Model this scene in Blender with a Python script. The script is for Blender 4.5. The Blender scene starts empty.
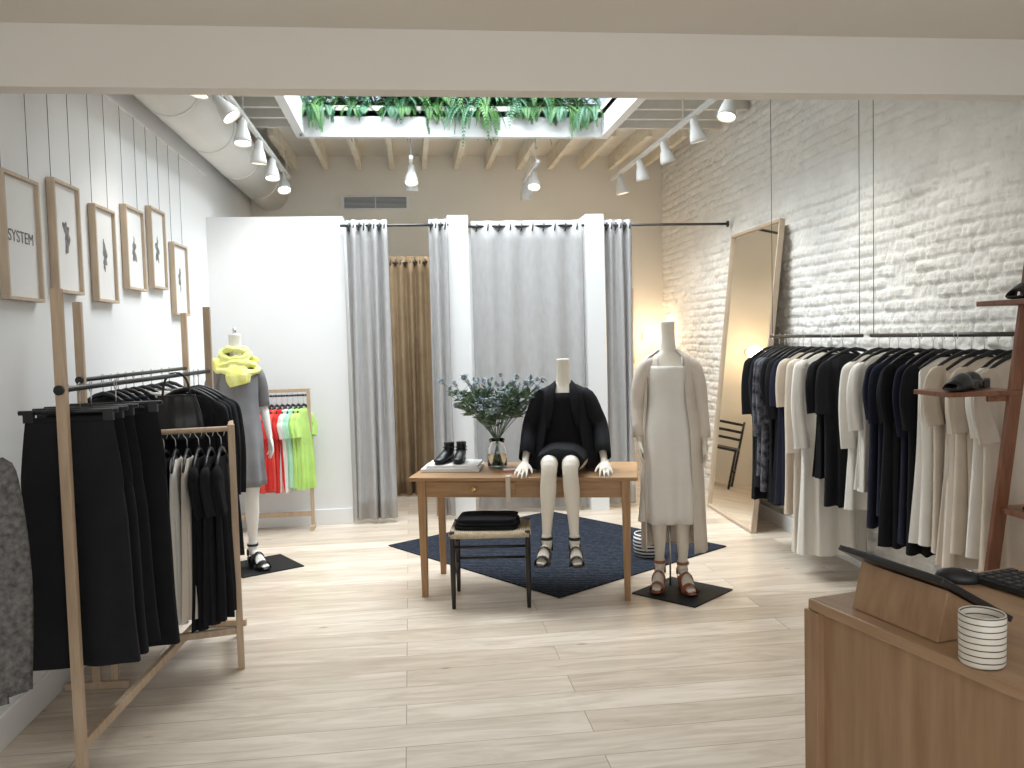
import bpy, math, random
import numpy as np
from mathutils import Vector, Matrix, Euler, noise
random.seed(7)
S=bpy.context.scene
COL=S.collection
# ---------------------------------------------------------------- materials
def mat(name,col,rough=.6,col2=None,nscale=8,ndetail=4,bump=0,bscale=60,metal=0,stretch=None,emit=0,spec=.5,trans=0,ior=1.45,sheen=0,alpha=1):
    m=bpy.data.materials.new(name);m.use_nodes=True
    nt=m.node_tree;b=nt.nodes['Principled BSDF']
    b.inputs['Base Color'].default_value=(*col,1)
    b.inputs['Roughness'].default_value=rough
    b.inputs['Metallic'].default_value=metal
    b.inputs['Specular IOR Level'].default_value=spec
    b.inputs['Transmission Weight'].default_value=trans
    b.inputs['IOR'].default_value=ior
    if sheen:b.inputs['Sheen Weight'].default_value=sheen
    if emit:
        b.inputs['Emission Color'].default_value=(*col,1);b.inputs['Emission Strength'].default_value=emit
    if col2 or bump:
        tc=nt.nodes.new('ShaderNodeTexCoord');mp=nt.nodes.new('ShaderNodeMapping')
        nt.links.new(tc.outputs['Object'],mp.inputs[0])
        if stretch:mp.inputs['Scale'].default_value=stretch
    if col2:
        n=nt.nodes.new('ShaderNodeTexNoise');n.inputs['Scale'].default_value=nscale;n.inputs['Detail'].default_value=ndetail
        nt.links.new(mp.outputs[0],n.inputs['Vector'])
        cr=nt.nodes.new('ShaderNodeValToRGB');cr.color_ramp.elements[0].position=.3;cr.color_ramp.elements[1].position=.7
        cr.color_ramp.elements[0].color=(*col,1);cr.color_ramp.elements[1].color=(*col2,1)
        nt.links.new(n.outputs['Fac'],cr.inputs[0]);nt.links.new(cr.outputs[0],b.inputs['Base Color'])
    if bump:
        n2=nt.nodes.new('ShaderNodeTexNoise');n2.inputs['Scale'].default_value=bscale;n2.inputs['Detail'].default_value=4
        nt.links.new(mp.outputs[0],n2.inputs['Vector'])
        bp=nt.nodes.new('ShaderNodeBump');bp.inputs['Strength'].default_value=bump;bp.inputs['Distance'].default_value=.01
        nt.links.new(n2.outputs['Fac'],bp.inputs['Height']);nt.links.new(bp.outputs[0],b.inputs['Normal'])
    return m
def fabric(name,c,var=.8,bs=180,sheen=.0,rough=.9):
    return mat(name,tuple(x*var for x in c),rough,c,nscale=6,bump=.25,bscale=bs,sheen=sheen,spec=.2)
WALL=mat('white_paint',(.80,.80,.795),.7,(.83,.83,.825),nscale=1.5,bump=.05,bscale=90)
BRICKW=mat('painted_brick',(.80,.78,.73),.7,(.88,.865,.83),nscale=5,bump=.8,bscale=30)
CREAMW=mat('cream_paint',(.80,.75,.65),.7,(.84,.79,.70),nscale=2)
BEAMW=mat('beam_paint',(.76,.70,.62),.6,(.79,.74,.66),nscale=1.)
TRIM=mat('trim_paint',(.83,.83,.82),.45)
RAFT=mat('rafter_wood',(.74,.65,.50),.7,(.86,.79,.66),nscale=6,stretch=(4,1,4))
RAFTW=mat('rafter_painted',(.72,.70,.64),.7,(.80,.78,.73),nscale=5)
DUCTM=mat('duct_paint',(.76,.74,.69),.5,(.80,.78,.74),nscale=3)
ASH=mat('pale_oak',(.46,.33,.22),.5,(.57,.43,.30),nscale=5,stretch=(9,9,1.2),bump=.05)
OAKF=mat('frame_oak',(.50,.39,.28),.5,(.60,.48,.36),nscale=5,stretch=(9,9,1.2))
HONEY=mat('honey_oak',(.32,.175,.08),.4,(.44,.26,.125),nscale=4,stretch=(1.2,14,14),bump=.05)
HONEYV=mat('honey_oak_leg',(.32,.175,.08),.4,(.44,.26,.125),nscale=4,stretch=(14,14,1.2))
COUNT=mat('counter_oak',(.29,.165,.088),.4,(.39,.24,.135),nscale=3,stretch=(10,10,1.),bump=.05)
COUNTT=mat('counter_top_oak',(.32,.19,.105),.35,(.43,.27,.155),nscale=3,stretch=(12,1.,10))
WALNUT=mat('walnut',(.15,.055,.026),.4,(.25,.105,.05),nscale=5,stretch=(8,8,1.2))
EBONY=mat('ebony_wood',(.018,.014,.012),.4)
ROPE=mat('paper_cord',(.48,.38,.25),.8,(.62,.52,.37),nscale=40,bump=.5,bscale=120)
BLACK=mat('black_metal',(.015,.015,.016),.4)
PLATE=mat('black_steel_plate',(.012,.012,.013),.6,spec=.25)
STEEL=mat('steel',(.55,.54,.52),.3,metal=1)
RODM=mat('dark_rod',(.09,.085,.08),.35,metal=.8)
BRASS=mat('brass',(.75,.52,.22),.3,metal=1)
MANQ=mat('mannequin_plaster',(.78,.71,.60),.5,(.82,.76,.66),nscale=4)
MANW=mat('mannequin_white',(.80,.78,.74),.5)
BLKF=fabric('black_fabric',(.012,.012,.014))
BLKF2=fabric('black_wool',(.018,.018,.021))
NAVY=fabric('navy_fabric',(.017,.019,.034))
CHAR=mat('patterned_grey',(.02,.02,.025),.9,(.17,.17,.19),nscale=30,spec=.1)
CREAM=fabric('cream_fabric',(.72,.64,.55),.92)
LINEN=fabric('linen_beige',(.64,.55,.45),.88)
WHITEF=fabric('white_fabric',(.80,.77,.71),.94)
SILK=fabric('silk_cream',(.82,.78,.72),.95,rough=.45)
GREYF=fabric('grey_fabric',(.27,.27,.285),.75)
SWEAT=mat('grey_knit',(.08,.076,.072),.95,(.20,.19,.18),nscale=60,bump=.8,bscale=110,spec=.1)
RED=fabric('red_fabric',(.72,.045,.04))
CORAL=fabric('coral_fabric',(.85,.12,.09))
MINT=fabric('mint_fabric',(.50,.85,.62))
LIME=fabric('lime_fabric',(.58,.85,.24))
YEL=mat('yellow_scarf',(.84,.83,.20),.8,(.93,.93,.42),nscale=14,bump=.6,bscale=50)
CURT=mat('grey_linen_curtain',(.44,.43,.425),.9,(.49,.48,.475),nscale=5,bump=.3,bscale=200,stretch=(6,6,2),spec=.1)
CURTB=mat('brown_curtain',(.24,.165,.095),.9,(.32,.23,.14),nscale=5,bump=.3,bscale=160,spec=.1)
GLASS=mat('glass',(1,1,1),.02,trans=1,ior=1.45)
WATER=mat('water',(.9,1,.97),.02,trans=1,ior=1.33)
MIRR=mat('mirror_glass',(.88,.87,.83),.02,metal=1)
PAPER=mat('paper',(.80,.79,.77),.7)
PRINT=mat('print_ink',(.05,.05,.055),.7,(.30,.28,.27),nscale=22)
STEMG=mat('stem_green',(.07,.12,.06),.6,(.17,.24,.14),nscale=20)
THIS=mat('thistle_blue',(.13,.17,.22),.7,(.34,.38,.36),nscale=30)
FERN=mat('fern_green',(.012,.07,.012),.5,(.08,.20,.04),nscale=7)
FERN2=mat('ivy_green',(.02,.09,.045),.45,(.07,.19,.09),nscale=7)
LEATH=mat('black_leather',(.012,.012,.013),.35)
TAN=mat('tan_leather',(.36,.11,.05),.4)
SCREEN=mat('dark_screen',(.012,.013,.016),.12)
KEYS=mat('keycaps',(.03,.03,.032),.5)
LAMPW=mat('lamp_white',(.78,.77,.74),.4)
GLOW=mat('lamp_glow',(1,.86,.66),.5,emit=14)
GLOBE=mat('globe_glow',(1,.74,.42),.5,emit=9)
PINK=mat('pink_card',(.75,.25,.25),.6)
SOIL=mat('planter_dark',(.06,.05,.04),.9)
# floor planks
def floor_mat():
    m=bpy.data.materials.new('whitewashed_oak_planks');m.use_nodes=True
    nt=m.node_tree;b=nt.nodes['Principled BSDF'];L=nt.links.new
    tc=nt.nodes.new('ShaderNodeTexCoord');mp=nt.nodes.new('ShaderNodeMapping');L(tc.outputs['Object'],mp.inputs[0])
    br=nt.nodes.new('ShaderNodeTexBrick');L(mp.outputs[0],br.inputs['Vector'])
    br.inputs['Scale'].default_value=1;br.inputs['Brick Width'].default_value=2.1;br.inputs['Row Height'].default_value=.20
    br.inputs['Mortar Size'].default_value=.0022;br.inputs['Mortar Smooth'].default_value=.2;br.offset=.37
    br.inputs['Color1'].default_value=(.54,.45,.355,1);br.inputs['Color2'].default_value=(.68,.595,.50,1);br.inputs['Mortar'].default_value=(.34,.26,.19,1)
    mp2=nt.nodes.new('ShaderNodeMapping');mp2.inputs['Scale'].default_value=(1.0,7,1);L(tc.outputs['Object'],mp2.inputs[0])
    add=nt.nodes.new('ShaderNodeVectorMath');add.operation='ADD'
    sc=nt.nodes.new('ShaderNodeVectorMath');sc.operation='SCALE';sc.inputs['Scale'].default_value=40;L(br.outputs['Color'],sc.inputs[0])
    L(mp2.outputs[0],add.inputs[0]);L(sc.outputs[0],add.inputs[1])
    n=nt.nodes.new('ShaderNodeTexNoise');n.inputs['Scale'].default_value=1.8;n.inputs['Detail'].default_value=9;n.inputs['Roughness'].default_value=.62;n.inputs['Distortion'].default_value=1.2;L(add.outputs[0],n.inputs['Vector'])
    cr=nt.nodes.new('ShaderNodeValToRGB');cr.color_ramp.elements[0].color=(.80,.76,.71,1);cr.color_ramp.elements[1].color=(1.08,1.08,1.08,1)
    cr.color_ramp.elements[0].position=.32;cr.color_ramp.elements[1].position=.62;L(n.outputs['Fac'],cr.inputs[0])
    mx=nt.nodes.new('ShaderNodeMix');mx.data_type='RGBA';mx.blend_type='MULTIPLY';mx.inputs[0].default_value=1
    L(br.outputs['Color'],mx.inputs[6]);L(cr.outputs[0],mx.inputs[7])
    mp3=nt.nodes.new('ShaderNodeMapping');mp3.inputs['Scale'].default_value=(1.,2.4,1);L(tc.outputs['Object'],mp3.inputs[0])
    v=nt.nodes.new('ShaderNodeTexVoronoi');v.inputs['Scale'].default_value=2.4;L(mp3.outputs[0],v.inputs['Vector'])
    c2=nt.nodes.new('ShaderNodeValToRGB');c2.color_ramp.elements[0].color=(.36,.28,.21,1);c2.color_ramp.elements[1].color=(1,1,1,1)
    c2.color_ramp.elements[0].position=.014;c2.color_ramp.elements[1].position=.085;L(v.outputs['Distance'],c2.inputs[0])
    mx2=nt.nodes.new('ShaderNodeMix');mx2.data_type='RGBA';mx2.blend_type='MULTIPLY';mx2.inputs[0].default_value=.8
    L(mx.outputs[2],mx2.inputs[6]);L(c2.outputs[0],mx2.inputs[7]);L(mx2.outputs[2],b.inputs['Base Color'])
    b.inputs['Roughness'].default_value=.36;b.inputs['Specular IOR Level'].default_value=.45
    bp=nt.nodes.new('ShaderNodeBump');bp.inputs['Strength'].default_value=.15;bp.inputs['Distance'].default_value=.004
    L(br.outputs['Fac'],bp.inputs['Height']);bp.invert=True;L(bp.outputs[0],b.inputs['Normal'])
    return m
FLOOR=floor_mat()
def rug_mat():
    m=bpy.data.materials.new('navy_rug');m.use_nodes=True
    nt=m.node_tree;b=nt.nodes['Principled BSDF'];L=nt.links.new
    tc=nt.nodes.new('ShaderNodeTexCoord')
    w=nt.nodes.new('ShaderNodeTexWave');w.wave_type='BANDS';w.bands_direction='DIAGONAL';w.inputs['Scale'].default_value=11;w.inputs['Distortion'].default_value=4;w.inputs['Detail'].default_value=4;w.inputs['Detail Scale'].default_value=3;L(tc.outputs['Object'],w.inputs['Vector'])
    n=nt.nodes.new('ShaderNodeTexNoise');n.inputs['Scale'].default_value=40;n.inputs['Detail'].default_value=6;L(tc.outputs['Object'],n.inputs['Vector'])
    ml=nt.nodes.new('ShaderNodeMath');ml.operation='MULTIPLY';L(w.outputs['Fac'],ml.inputs[0]);L(n.outputs['Fac'],ml.inputs[1])
    cr=nt.nodes.new('ShaderNodeValToRGB');cr.color_ramp.elements[0].color=(.010,.013,.021,1);cr.color_ramp.elements[1].color=(.050,.056,.070,1)
    cr.color_ramp.elements[0].position=.15;cr.color_ramp.elements[1].position=.6;L(ml.outputs[0],cr.inputs[0]);L(cr.outputs[0],b.inputs['Base Color'])
    b.inputs['Roughness'].default_value=.95;b.inputs['Specular IOR Level'].default_value=.1
    bp=nt.nodes.new('ShaderNodeBump');bp.inputs['Strength'].default_value=.4;bp.inputs['Distance'].default_value=.004;L(w.outputs['Fac'],bp.inputs['Height']);L(bp.outputs[0],b.inputs['Normal'])
    return m
RUG=rug_mat()
def stripes(name,c1,c2,scale,rough=.6,lo=.45,hi=.5):
    m=bpy.data.materials.new(name);m.use_nodes=True
    nt=m.node_tree;b=nt.nodes['Principled BSDF'];L=nt.links.new
    tc=nt.nodes.new('ShaderNodeTexCoord');w=nt.nodes.new('ShaderNodeTexWave');w.bands_direction='Z';w.inputs['Scale'].default_value=scale
    w.inputs['Distortion'].default_value=.6;L(tc.outputs['Object'],w.inputs['Vector'])
    cr=nt.nodes.new('ShaderNodeValToRGB');cr.color_ramp.elements[0].position=lo;cr.color_ramp.elements[1].position=hi
    cr.color_ramp.elements[0].color=(*c1,1);cr.color_ramp.elements[1].color=(*c2,1);L(w.outputs['Fac'],cr.inputs[0]);L(cr.outputs[0],b.inputs['Base Color'])
    b.inputs['Roughness'].default_value=rough
    return m
CUPM=stripes('striped_ceramic',(.05,.05,.05),(.66,.60,.51),24,.4,.06,.12)
BASKET=stripes('striped_basket',(.02,.025,.05),(.75,.72,.66),12,.8)
# ---------------------------------------------------------------- mesh builder
def cat(a,n):
    a=np.array(a,float)
    if len(a)<3 or n<=1:
        out=[]
        for i in range(len(a)-1):
            for k in range(n):out.append(a[i]+(a[i+1]-a[i])*k/n)
        out.append(a[-1]);return np.array(out)
    P=np.vstack([2*a[0]-a[1],a,2*a[-1]-a[-2]]);out=[]
    for i in range(1,len(P)-2):
        p0,p1,p2,p3=P[i-1],P[i],P[i+1],P[i+2]
        for k in range(n):
            t=k/n
            out.append(.5*((2*p1)+(p2-p0)*t+(2*p0-5*p1+4*p2-p3)*t*t+(3*p1-p0-3*p2+p3)*t**3))
    out.append(a[-1]);return np.array(out)
class M:
    def __init__(s):
        s.v=[];s.f=[];s.mi=[];s.sm=[];s.mats=[]
    def m(s,mt):
        if mt not in s.mats:s.mats.append(mt)
        return s.mats.index(mt)
    def add(s,v,f,mt,smooth=True):
        o=len(s.v);s.v+= [tuple(x) for x in v];i=s.m(mt)
        for q in f:
            s.f.append(tuple(o+k for k in q));s.mi.append(i);s.sm.append(smooth)
    def sweep(s,pts,rad,mt,seg=12,ref=(1,0,0),sub=3,cap=True,xf=None,fold=None):
        n=len(pts)
        if not isinstance(rad,(list,tuple)):rad=[rad]*n
        R=[(q,q) if not isinstance(q,(list,tuple)) else q for q in rad]
        A=cat([list(p)+list(q) for p,q in zip(pts,R)],sub)
        V=[];F=[];N=len(A)
        for i in range(N):
            p=A[i,:3];t=A[min(i+1,N-1),:3]-A[max(i-1,0),:3]
            t=Vector(t);t.normalize() if t.length>1e-9 else None
            rf=Vector(ref)
            if abs(rf.dot(t))>.95:rf=Vector((0,1,0)) if abs(t.y)<.9 else Vector((0,0,1))
            a=(rf-t*rf.dot(t)).normalized();b=t.cross(a)
            for k in range(seg):
                th=2*math.pi*k/seg
                fa=1
                if fold:fa=1+fold[1]*(i/N)*math.sin(fold[0]*th+fold[2]+i*.15)
                V.append(Vector(p)+a*math.cos(th)*max(A[i,3],1e-4)*fa+b*math.sin(th)*max(A[i,4],1e-4)*fa)
        for i in range(N-1):
            for k in range(seg):
                k2=(k+1)%seg;F.append((i*seg+k,i*seg+k2,(i+1)*seg+k2,(i+1)*seg+k))
        if cap:
            F.append(tuple(range(seg))[::-1]);F.append(tuple((N-1)*seg+k for k in range(seg)))
        if xf:V=[xf@q for q in V]
        s.add(V,F,mt)
    def ell(s,c,r,mt,seg=14,rings=8):
        V=[];F=[]
        for i in range(rings+1):
            ph=math.pi*i/rings
            for k in range(seg):
                th=2*math.pi*k/seg
                V.append((c[0]+r[0]*math.sin(ph)*math.cos(th),c[1]+r[1]*math.sin(ph)*math.sin(th),c[2]+r[2]*math.cos(ph)))
        for i in range(rings):
            for k in range(seg):
                k2=(k+1)%seg;F.append((i*seg+k,(i+1)*seg+k,(i+1)*seg+k2,i*seg+k2))
        s.add(V,F,mt)
    # rings (cx,cy,z,rx,ry,amp): horizontal sections; gap = open angle centred on -Y
    def loft(s,rings,mt,seg=40,k=7,ph=0,gap=0,sub=3,cap=False,sq=1.0,gaprot=0):
        A=cat(rings,sub);V=[];F=[];N=len(A)
        n=seg if not gap else seg+1
        for i in range(N):
            cx,cy,z,rx,ry,am=A[i]
            for j in range(n):
                if gap:th=-math.pi/2+gaprot+gap/2+(2*math.pi-gap)*j/seg
                else:th=2*math.pi*j/seg
                g=1+am*(.6*math.sin(k*th+ph)+.4*math.sin((k+3)*th+ph*2.3+z*1.5))
                c,d=math.cos(th),math.sin(th)
                c=math.copysign(abs(c)**sq,c);d=math.copysign(abs(d)**sq,d)
                V.append((cx+rx*c*(1+(g-1)*.4),cy+ry*d*g+am*.03*math.sin(k*th*1.7+ph),z))
        for i in range(N-1):
            for j in range(seg):
                j2=(j+1)%n if not gap else j+1
                F.append((i*n+j,(i+1)*n+j,(i+1)*n+j2,i*n+j2))
        if cap and not gap:
            F.append(tuple(range(n)));F.append(tuple((N-1)*n+q for q in range(n))[::-1])
        s.add(V,F,mt)
    def box(s,c,sz,mt,rot=None,top=None):
        sx,sy,sz2=[q/2 for q in sz];V=[]
        tx,ty=(top if top else (1,1))
        for z in (-1,1):
            for x,y in ((-1,-1),(1,-1),(1,1),(-1,1)):
                fx,fy=(tx,ty) if z==1 else (1,1)
                V.append(Vector((x*sx*fx,y*sy*fy,z*sz2)))
        if rot:
            R=Euler(rot).to_matrix();V=[R@q for q in V]
        V=[q+Vector(c) for q in V]
        s.add(V,[(3,2,1,0),(4,5,6,7),(0,1,5,4),(1,2,6,5),(2,3,7,6),(3,0,4,7)],mt,False)
    def lathe(s,prof,mt,c=(0,0,0),seg=28,xf=None):
        V=[];F=[];N=len(prof)
        for r_,z in prof:
            for k in range(seg):
                th=2*math.pi*k/seg;V.append(Vector((c[0]+r_*math.cos(th),c[1]+r_*math.sin(th),c[2]+z)))
        for i in range(N-1):
            for k in range(seg):
                k2=(k+1)%seg;F.append((i*seg+k,i*seg+k2,(i+1)*seg+k2,(i+1)*seg+k))
        if xf:V=[xf@q for q in V]
        s.add(V,F,mt)
    def build(s,name,loc=(0,0,0),rotz=0,parent=None,bevel=0,solid=0,subd=0,remesh=0,rot=None):
        me=bpy.data.meshes.new(name);me.from_pydata([tuple(q) for q in s.v],[],s.f);me.update()
        for q in s.mats:me.materials.append(q)
        me.polygons.foreach_set('material_index',s.mi);me.polygons.foreach_set('use_smooth',s.sm)
        o=bpy.data.objects.new(name,me);COL.objects.link(o);o.location=loc
        o.rotation_euler=rot if rot else (0,0,rotz)
        if parent:o.parent=parent
        if remesh:
            q=o.modifiers.new('r','REMESH');q.mode='VOXEL';q.voxel_size=remesh;q.use_smooth_shade=True
            q=o.modifiers.new('s','SMOOTH');q.iterations=4;q.factor=.5
        if bevel:
            q=o.modifiers.new('b','BEVEL');q.width=bevel;q.segments=2;q.limit_method='ANGLE'
        if solid:
            q=o.modifiers.new('so','SOLIDIFY');q.thickness=solid
        if subd:
            q=o.modifiers.new('su','SUBSURF');q.levels=subd;q.render_levels=subd
        return o
def empty(name,loc=(0,0,0),rotz=0,rot=None):
    o=bpy.data.objects.new(name,None);COL.objects.link(o);o.location=loc;o.rotation_euler=rot if rot else (0,0,rotz)
    o.empty_display_size=.1;return o
def bx(name,lo,hi,mt,bevel=0,parent=None):
    b=M();c=[(p+q)/2 for p,q in zip(lo,hi)];b.box((0,0,0),[q-p for p,q in zip(lo,hi)],mt)
    return b.build(name,c,bevel=bevel,parent=parent)
# ---------------------------------------------------------------- room
XL,XR,YB,YF=-1.74,3.06,10.05,-2.2
CZ=3.62
bx('floor',(XL-.15,YF,-.1),(XR+.25,YB+.15,0),FLOOR)
bx('wall_left',(XL-.15,YF,0),(XL,YB,CZ+.25),WALL)
bx('wall_back',(XL-.15,YB,0),(XR+.25,YB+.15,CZ+.25),CREAMW)
bx('wall_right',(XR+.035,YF,0),(XR+.2,YB,CZ+.25),WALL)
# brick relief
def brick():
    y0,y1,z0,z1,st=3.3,YB,0,CZ+.2,.0125
    ny=int((y1-y0)/st);nz=int((z1-z0)/st)
    rnd={}
    V=[];F=[]
    ch,bl=.076,.222
    for j in range(nz+1):
        z=z0+j*(z1-z0)/nz
        for i in range(ny+1):
            y=y0+i*(y1-y0)/ny
            wz=z+.018*noise.noise((y*1.6,z*2,0))+.006*noise.noise((y*9,z*9,0));wy=y+.02*noise.noise((y*4,z*4,5))
            row=int(wz//ch);off=(row%2)*.5*bl
            c=int((wy+off)//bl)
            fz=(wz-row*ch);fy=(wy+off-c*bl)
            dz=min(fz,ch-fz);dy=min(fy,bl-fy)
            m=min(1,max(0,(min(dz,dy*1.0)-.003)/.010))
            key=(row,c)
            if key not in rnd:
                q=random.random();rnd[key]=random.random()*.009 if q>.10 else -.010
            big=noise.noise((y*1.1,z*1.1,8))
            h=m*(.011+rnd[key])+.008*noise.noise((y*9,z*11,1))+.009*noise.noise((y*24,z*26,3))*(1+big)+.005*noise.noise((y*60,z*60,3))+.006*big
            V.append((XR+.018-h,y,z))
    w=ny+1
    for j in range(nz):
        for i in range(ny):
            a=j*w+i;F.append((a,a+w,a+w+1,a+1))
    b=M();b.add(V,F,BRICKW,True);b.build('wall_right_brick')
brick()
# near ceiling and bulkhead
bx('ceiling_front',(XL,YF,2.95),(XR+.03,3.72,3.1),BEAMW)
bx('trim_bulkhead',(XL,3.66,2.70),(XR+.03,3.76,CZ+.2),BEAMW)
bx('trim_jamb',(2.99,3.68,0),(XR+.03,3.76,2.69),TRIM)
# storefront behind camera
bx('wall_front_low',(XL,YF-.1,0),(XR,YF,.4),WALL)
bx('window_1_frame_post',(.55,YF-.1,.4),(.67,YF,2.95),TRIM)
# rear ceiling with skylight hole
SX0,SX1,SY0,SY1=-.92,1.93,5.3,8.3
CT=CZ+.16
for nm,a in (('ceiling_rear_left',(XL,3.7,SX0,YB)),('ceiling_rear_right',(SX1,3.7,XR+.03,YB)),('ceiling_rear_back',(SX0,SY1,SX1,YB)),('ceiling_rear_near',(SX0,3.7,SX1,SY0))):
    bx(nm,(a[0],a[1],CT),(a[2],a[3],CT+.1),RAFTW if 'back' not in nm else CREAMW)
# skylight curb
b=M()
zc0,zc1=CZ-.03,3.84
b.box(((SX0+SX1)/2,SY1+.04,(zc0+zc1)/2),(SX1-SX0+.16,.08,zc1-zc0),TRIM)
b.box(((SX0+SX1)/2,SY0-.04,(zc0+zc1)/2),(SX1-SX0+.16,.08,zc1-zc0),TRIM)
b.box((SX0-.04,(SY0+SY1)/2,(zc0+zc1)/2),(.08,SY1-SY0,zc1-zc0),TRIM)
b.box((SX1+.04,(SY0+SY1)/2,(zc0+zc1)/2),(.08,SY1-SY0,zc1-zc0),TRIM)
b.build('window_skylight_frame',bevel=.005)
b=M()
x=XL+.12
while x<XR-.05:
    b.box((x,(SY1+.09+YB)/2,CZ+.08),(.055,YB-SY1-.09,.16),RAFT);x+=.37
b.build('trim_rafters_back')
b=M();y=4.0
while y<SY1:
    b.box(((XL+SX0-.08)/2,y,CZ+.08),(SX0-.08-XL,.05,.16),RAFTW)
    b.box(((SX1+.08+XR)/2,y,CZ+.08),(XR-SX1-.08,.05,.16),RAFTW);y+=.34
b.build('trim_rafters_side')
# baseboards
bx('baseboard_left',(XL,YF,0),(XL+.018,7.8,.14),TRIM,.003)
bx('baseboard_partition',(XL+.018,7.765,0),(-.56,7.785,.14),TRIM,.003)
bx('baseboard_right',(XR-.03,4.0,0),(XR-.012,YB,.12),TRIM,.003)
# partition and booth dividers
PT=2.77
bx('wall_partition',(XL,7.785,0),(-.56,7.93,PT),WALL)
bx('wall_partition_side',(-.70,7.93,0),(-.56,9.3,PT),WALL)
bx('wall_booth_divider',(.37,7.78,0),(.56,9.3,PT),WALL)
bx('wall_booth_divider_right',(1.65,7.78,0),(1.82,9.3,PT),WALL)
bx('wall_booth_back',(.56,9.2,0),(1.65,9.3,PT),WALL)
# air vent
b=M();b.box((0,0,0),(.78,.03,.14),TRIM)
for i in range(9):b.box((0,-.02,-.056+i*.014),(.72,.012,.005),RODM)
for i in range(3):b.box((-.36+.36*i,-.02,0),(.012,.02,.13),TRIM)
b.build('air_vent',(-.34,YB-.018,3.24))
# duct
b=M();b.sweep([(0,3.80,0),(0,YB-.02,0)],.20,DUCTM,seg=36,sub=1)
for y in (4.8,5.9,7.0,8.1,9.2):b.sweep([(0,y-.02,0),(0,y+.02,0)],.206,DUCTM,seg=36,sub=1)
b.build('air_duct',(-1.52,0,3.36))
# ---------------------------------------------------------------- curtains
def curtain(name,x0,x1,y,z0,z1,waves,mt,amp=.04,rings=True):
    b=M();nx=waves*12;nz=14;V=[];F=[];ph=random.random()*6
    for j in range(nz+1):
        t=j/nz;z=z1+(z0-z1)*t
        for i in range(nx+1):
            u=i/nx;a=amp*(.8+.35*t)*(.75+.35*math.sin(u*9+ph+t*1.5))
            xx=x0+(x1-x0)*u+.014*math.sin(u*waves*6.28*.5+ph+t*2)*t
            V.append((xx,a*math.sin(u*waves*2*math.pi+.5*math.sin(u*7+ph)*t)+.014*t*math.sin(u*17+ph+3*t),z))
    for j in range(nz):
        for i in range(nx):
            q=j*(nx+1)+i;F.append((q,q+1,q+nx+2,q+nx+1))
    b.add(V,F,mt)
    o=b.build(name,(0,y,0),solid=.004)
    if rings:
        g=M();n=max(1,waves)
        for i in range(2*n):
            xx=x0+(x1-x0)*(i+.5)/(2*n)
            P=[(xx+.004*math.sin(a),.034*math.cos(a),z1-.06+.034*math.sin(a)) for a in np.linspace(0,6.2832,15)]
            g.sweep(P,.007,RODM,seg=6,sub=1)
        g.build('grommets',(0,0,0),parent=o)
    return o
CY=7.86
RZ=2.675
curtain('booth_curtain',-.53,-.17,CY-.14,.04,RZ+.05,4,CURT,.04)
curtain('booth_curtain',.20,.37,CY-.14,.04,RZ+.05,2,CURT,.035)
curtain('booth_curtain',.59,1.63,CY,.04,RZ+.05,5,CURT,.024)
curtain('booth_curtain',1.84,2.10,CY,.04,RZ+.05,3,CURT,.04)
curtain('fitting_room_curtain',-.35,.36,9.0,.02,2.52,7,CURTB,.04)
b=M();b.sweep([(-.58,CY-.14,RZ),(.38,CY-.14,RZ)],.012,RODM,sub=1);b.sweep([(.56,CY,RZ),(1.65,CY,RZ)],.012,RODM,sub=1);b.sweep([(1.82,CY,RZ),(XR-.01,CY,RZ)],.012,RODM,sub=1)
b.lathe([(0,0),(.03,0),(.03,.012),(0,.012)],RODM,xf=Matrix.Translation((XR-.025,CY,RZ))@Matrix.Rotation(math.pi/2,4,'Y'))
b.build('curtain_rod')
b=M();b.sweep([(-.56,9.0,2.46),(.37,9.0,2.46)],.012,RODM,sub=1);b.build('fitting_room_rod')
# ---------------------------------------------------------------- track lights
def track(x,y0,y1,z,ys,aim=(0,0,0),en=30,name='track_light',col=(1,.93,.82)):
    e=empty(name,(x,(y0+y1)/2,z));yc=(y0+y1)/2
    b=M();b.box((0,0,0),(.035,y1-y0,.03),LAMPW)
    for yy in (y0+.15,yc,y1-.15):b.sweep([(0,yy-yc,0),(0,yy-yc,CZ+.01-z)],.006,LAMPW,seg=8,sub=1)
    b.build('track',parent=e)
    for k,(yy,ax,ay) in enumerate(ys):
        d=Vector((ax-x,ay-yy,0.9-z)).normalized()
        q=d.to_track_quat('-Z','Y').to_matrix().to_4x4()
        xf=Matrix.Translation((0,yy-yc,-.12))@q@Matrix.Scale(1.25,4)
        h=M()
        h.lathe([(0,.07),(.018,.07),(.026,.055),(.028,.02),(.04,-.01),(.052,-.06),(.055,-.085),(.050,-.085),(.046,-.06)],LAMPW,xf=xf,seg=24)
        h.lathe([(0,-.066),(.046,-.066)],GLOW,xf=xf,seg=24)
        h.sweep([(0,yy-yc,0),(0,yy-yc,-.06),(0,yy-yc,-.085)],.009,LAMPW,seg=8,sub=1)
        h.build('spot_head',parent=e)
        l=bpy.data.lights.new('spot','SPOT');l.energy=en;l.spot_size=math.radians(85);l.spot_blend=.9;l.color=col;l.shadow_soft_size=.06
        lo=bpy.data.objects.new('spot_lamp',l);COL.objects.link(lo);lo.parent=e
        lo.location=Vector((0,yy-yc,-.12))+d*.125;lo.rotation_euler=d.to_track_quat('-Z','Y').to_euler()
EN=25
track(-1.2,4.3,9.2,3.38,[(4.9,-1.0,4.4),(5.4,-1.7,5.2),(6.0,.6,5.6),(6.7,-1.2,6.2),(7.4,-1.4,7.6),(8.1,-1.2,7.6),(8.8,-.9,7.6)],en=EN*.8,col=(1,.95,.88))
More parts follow.
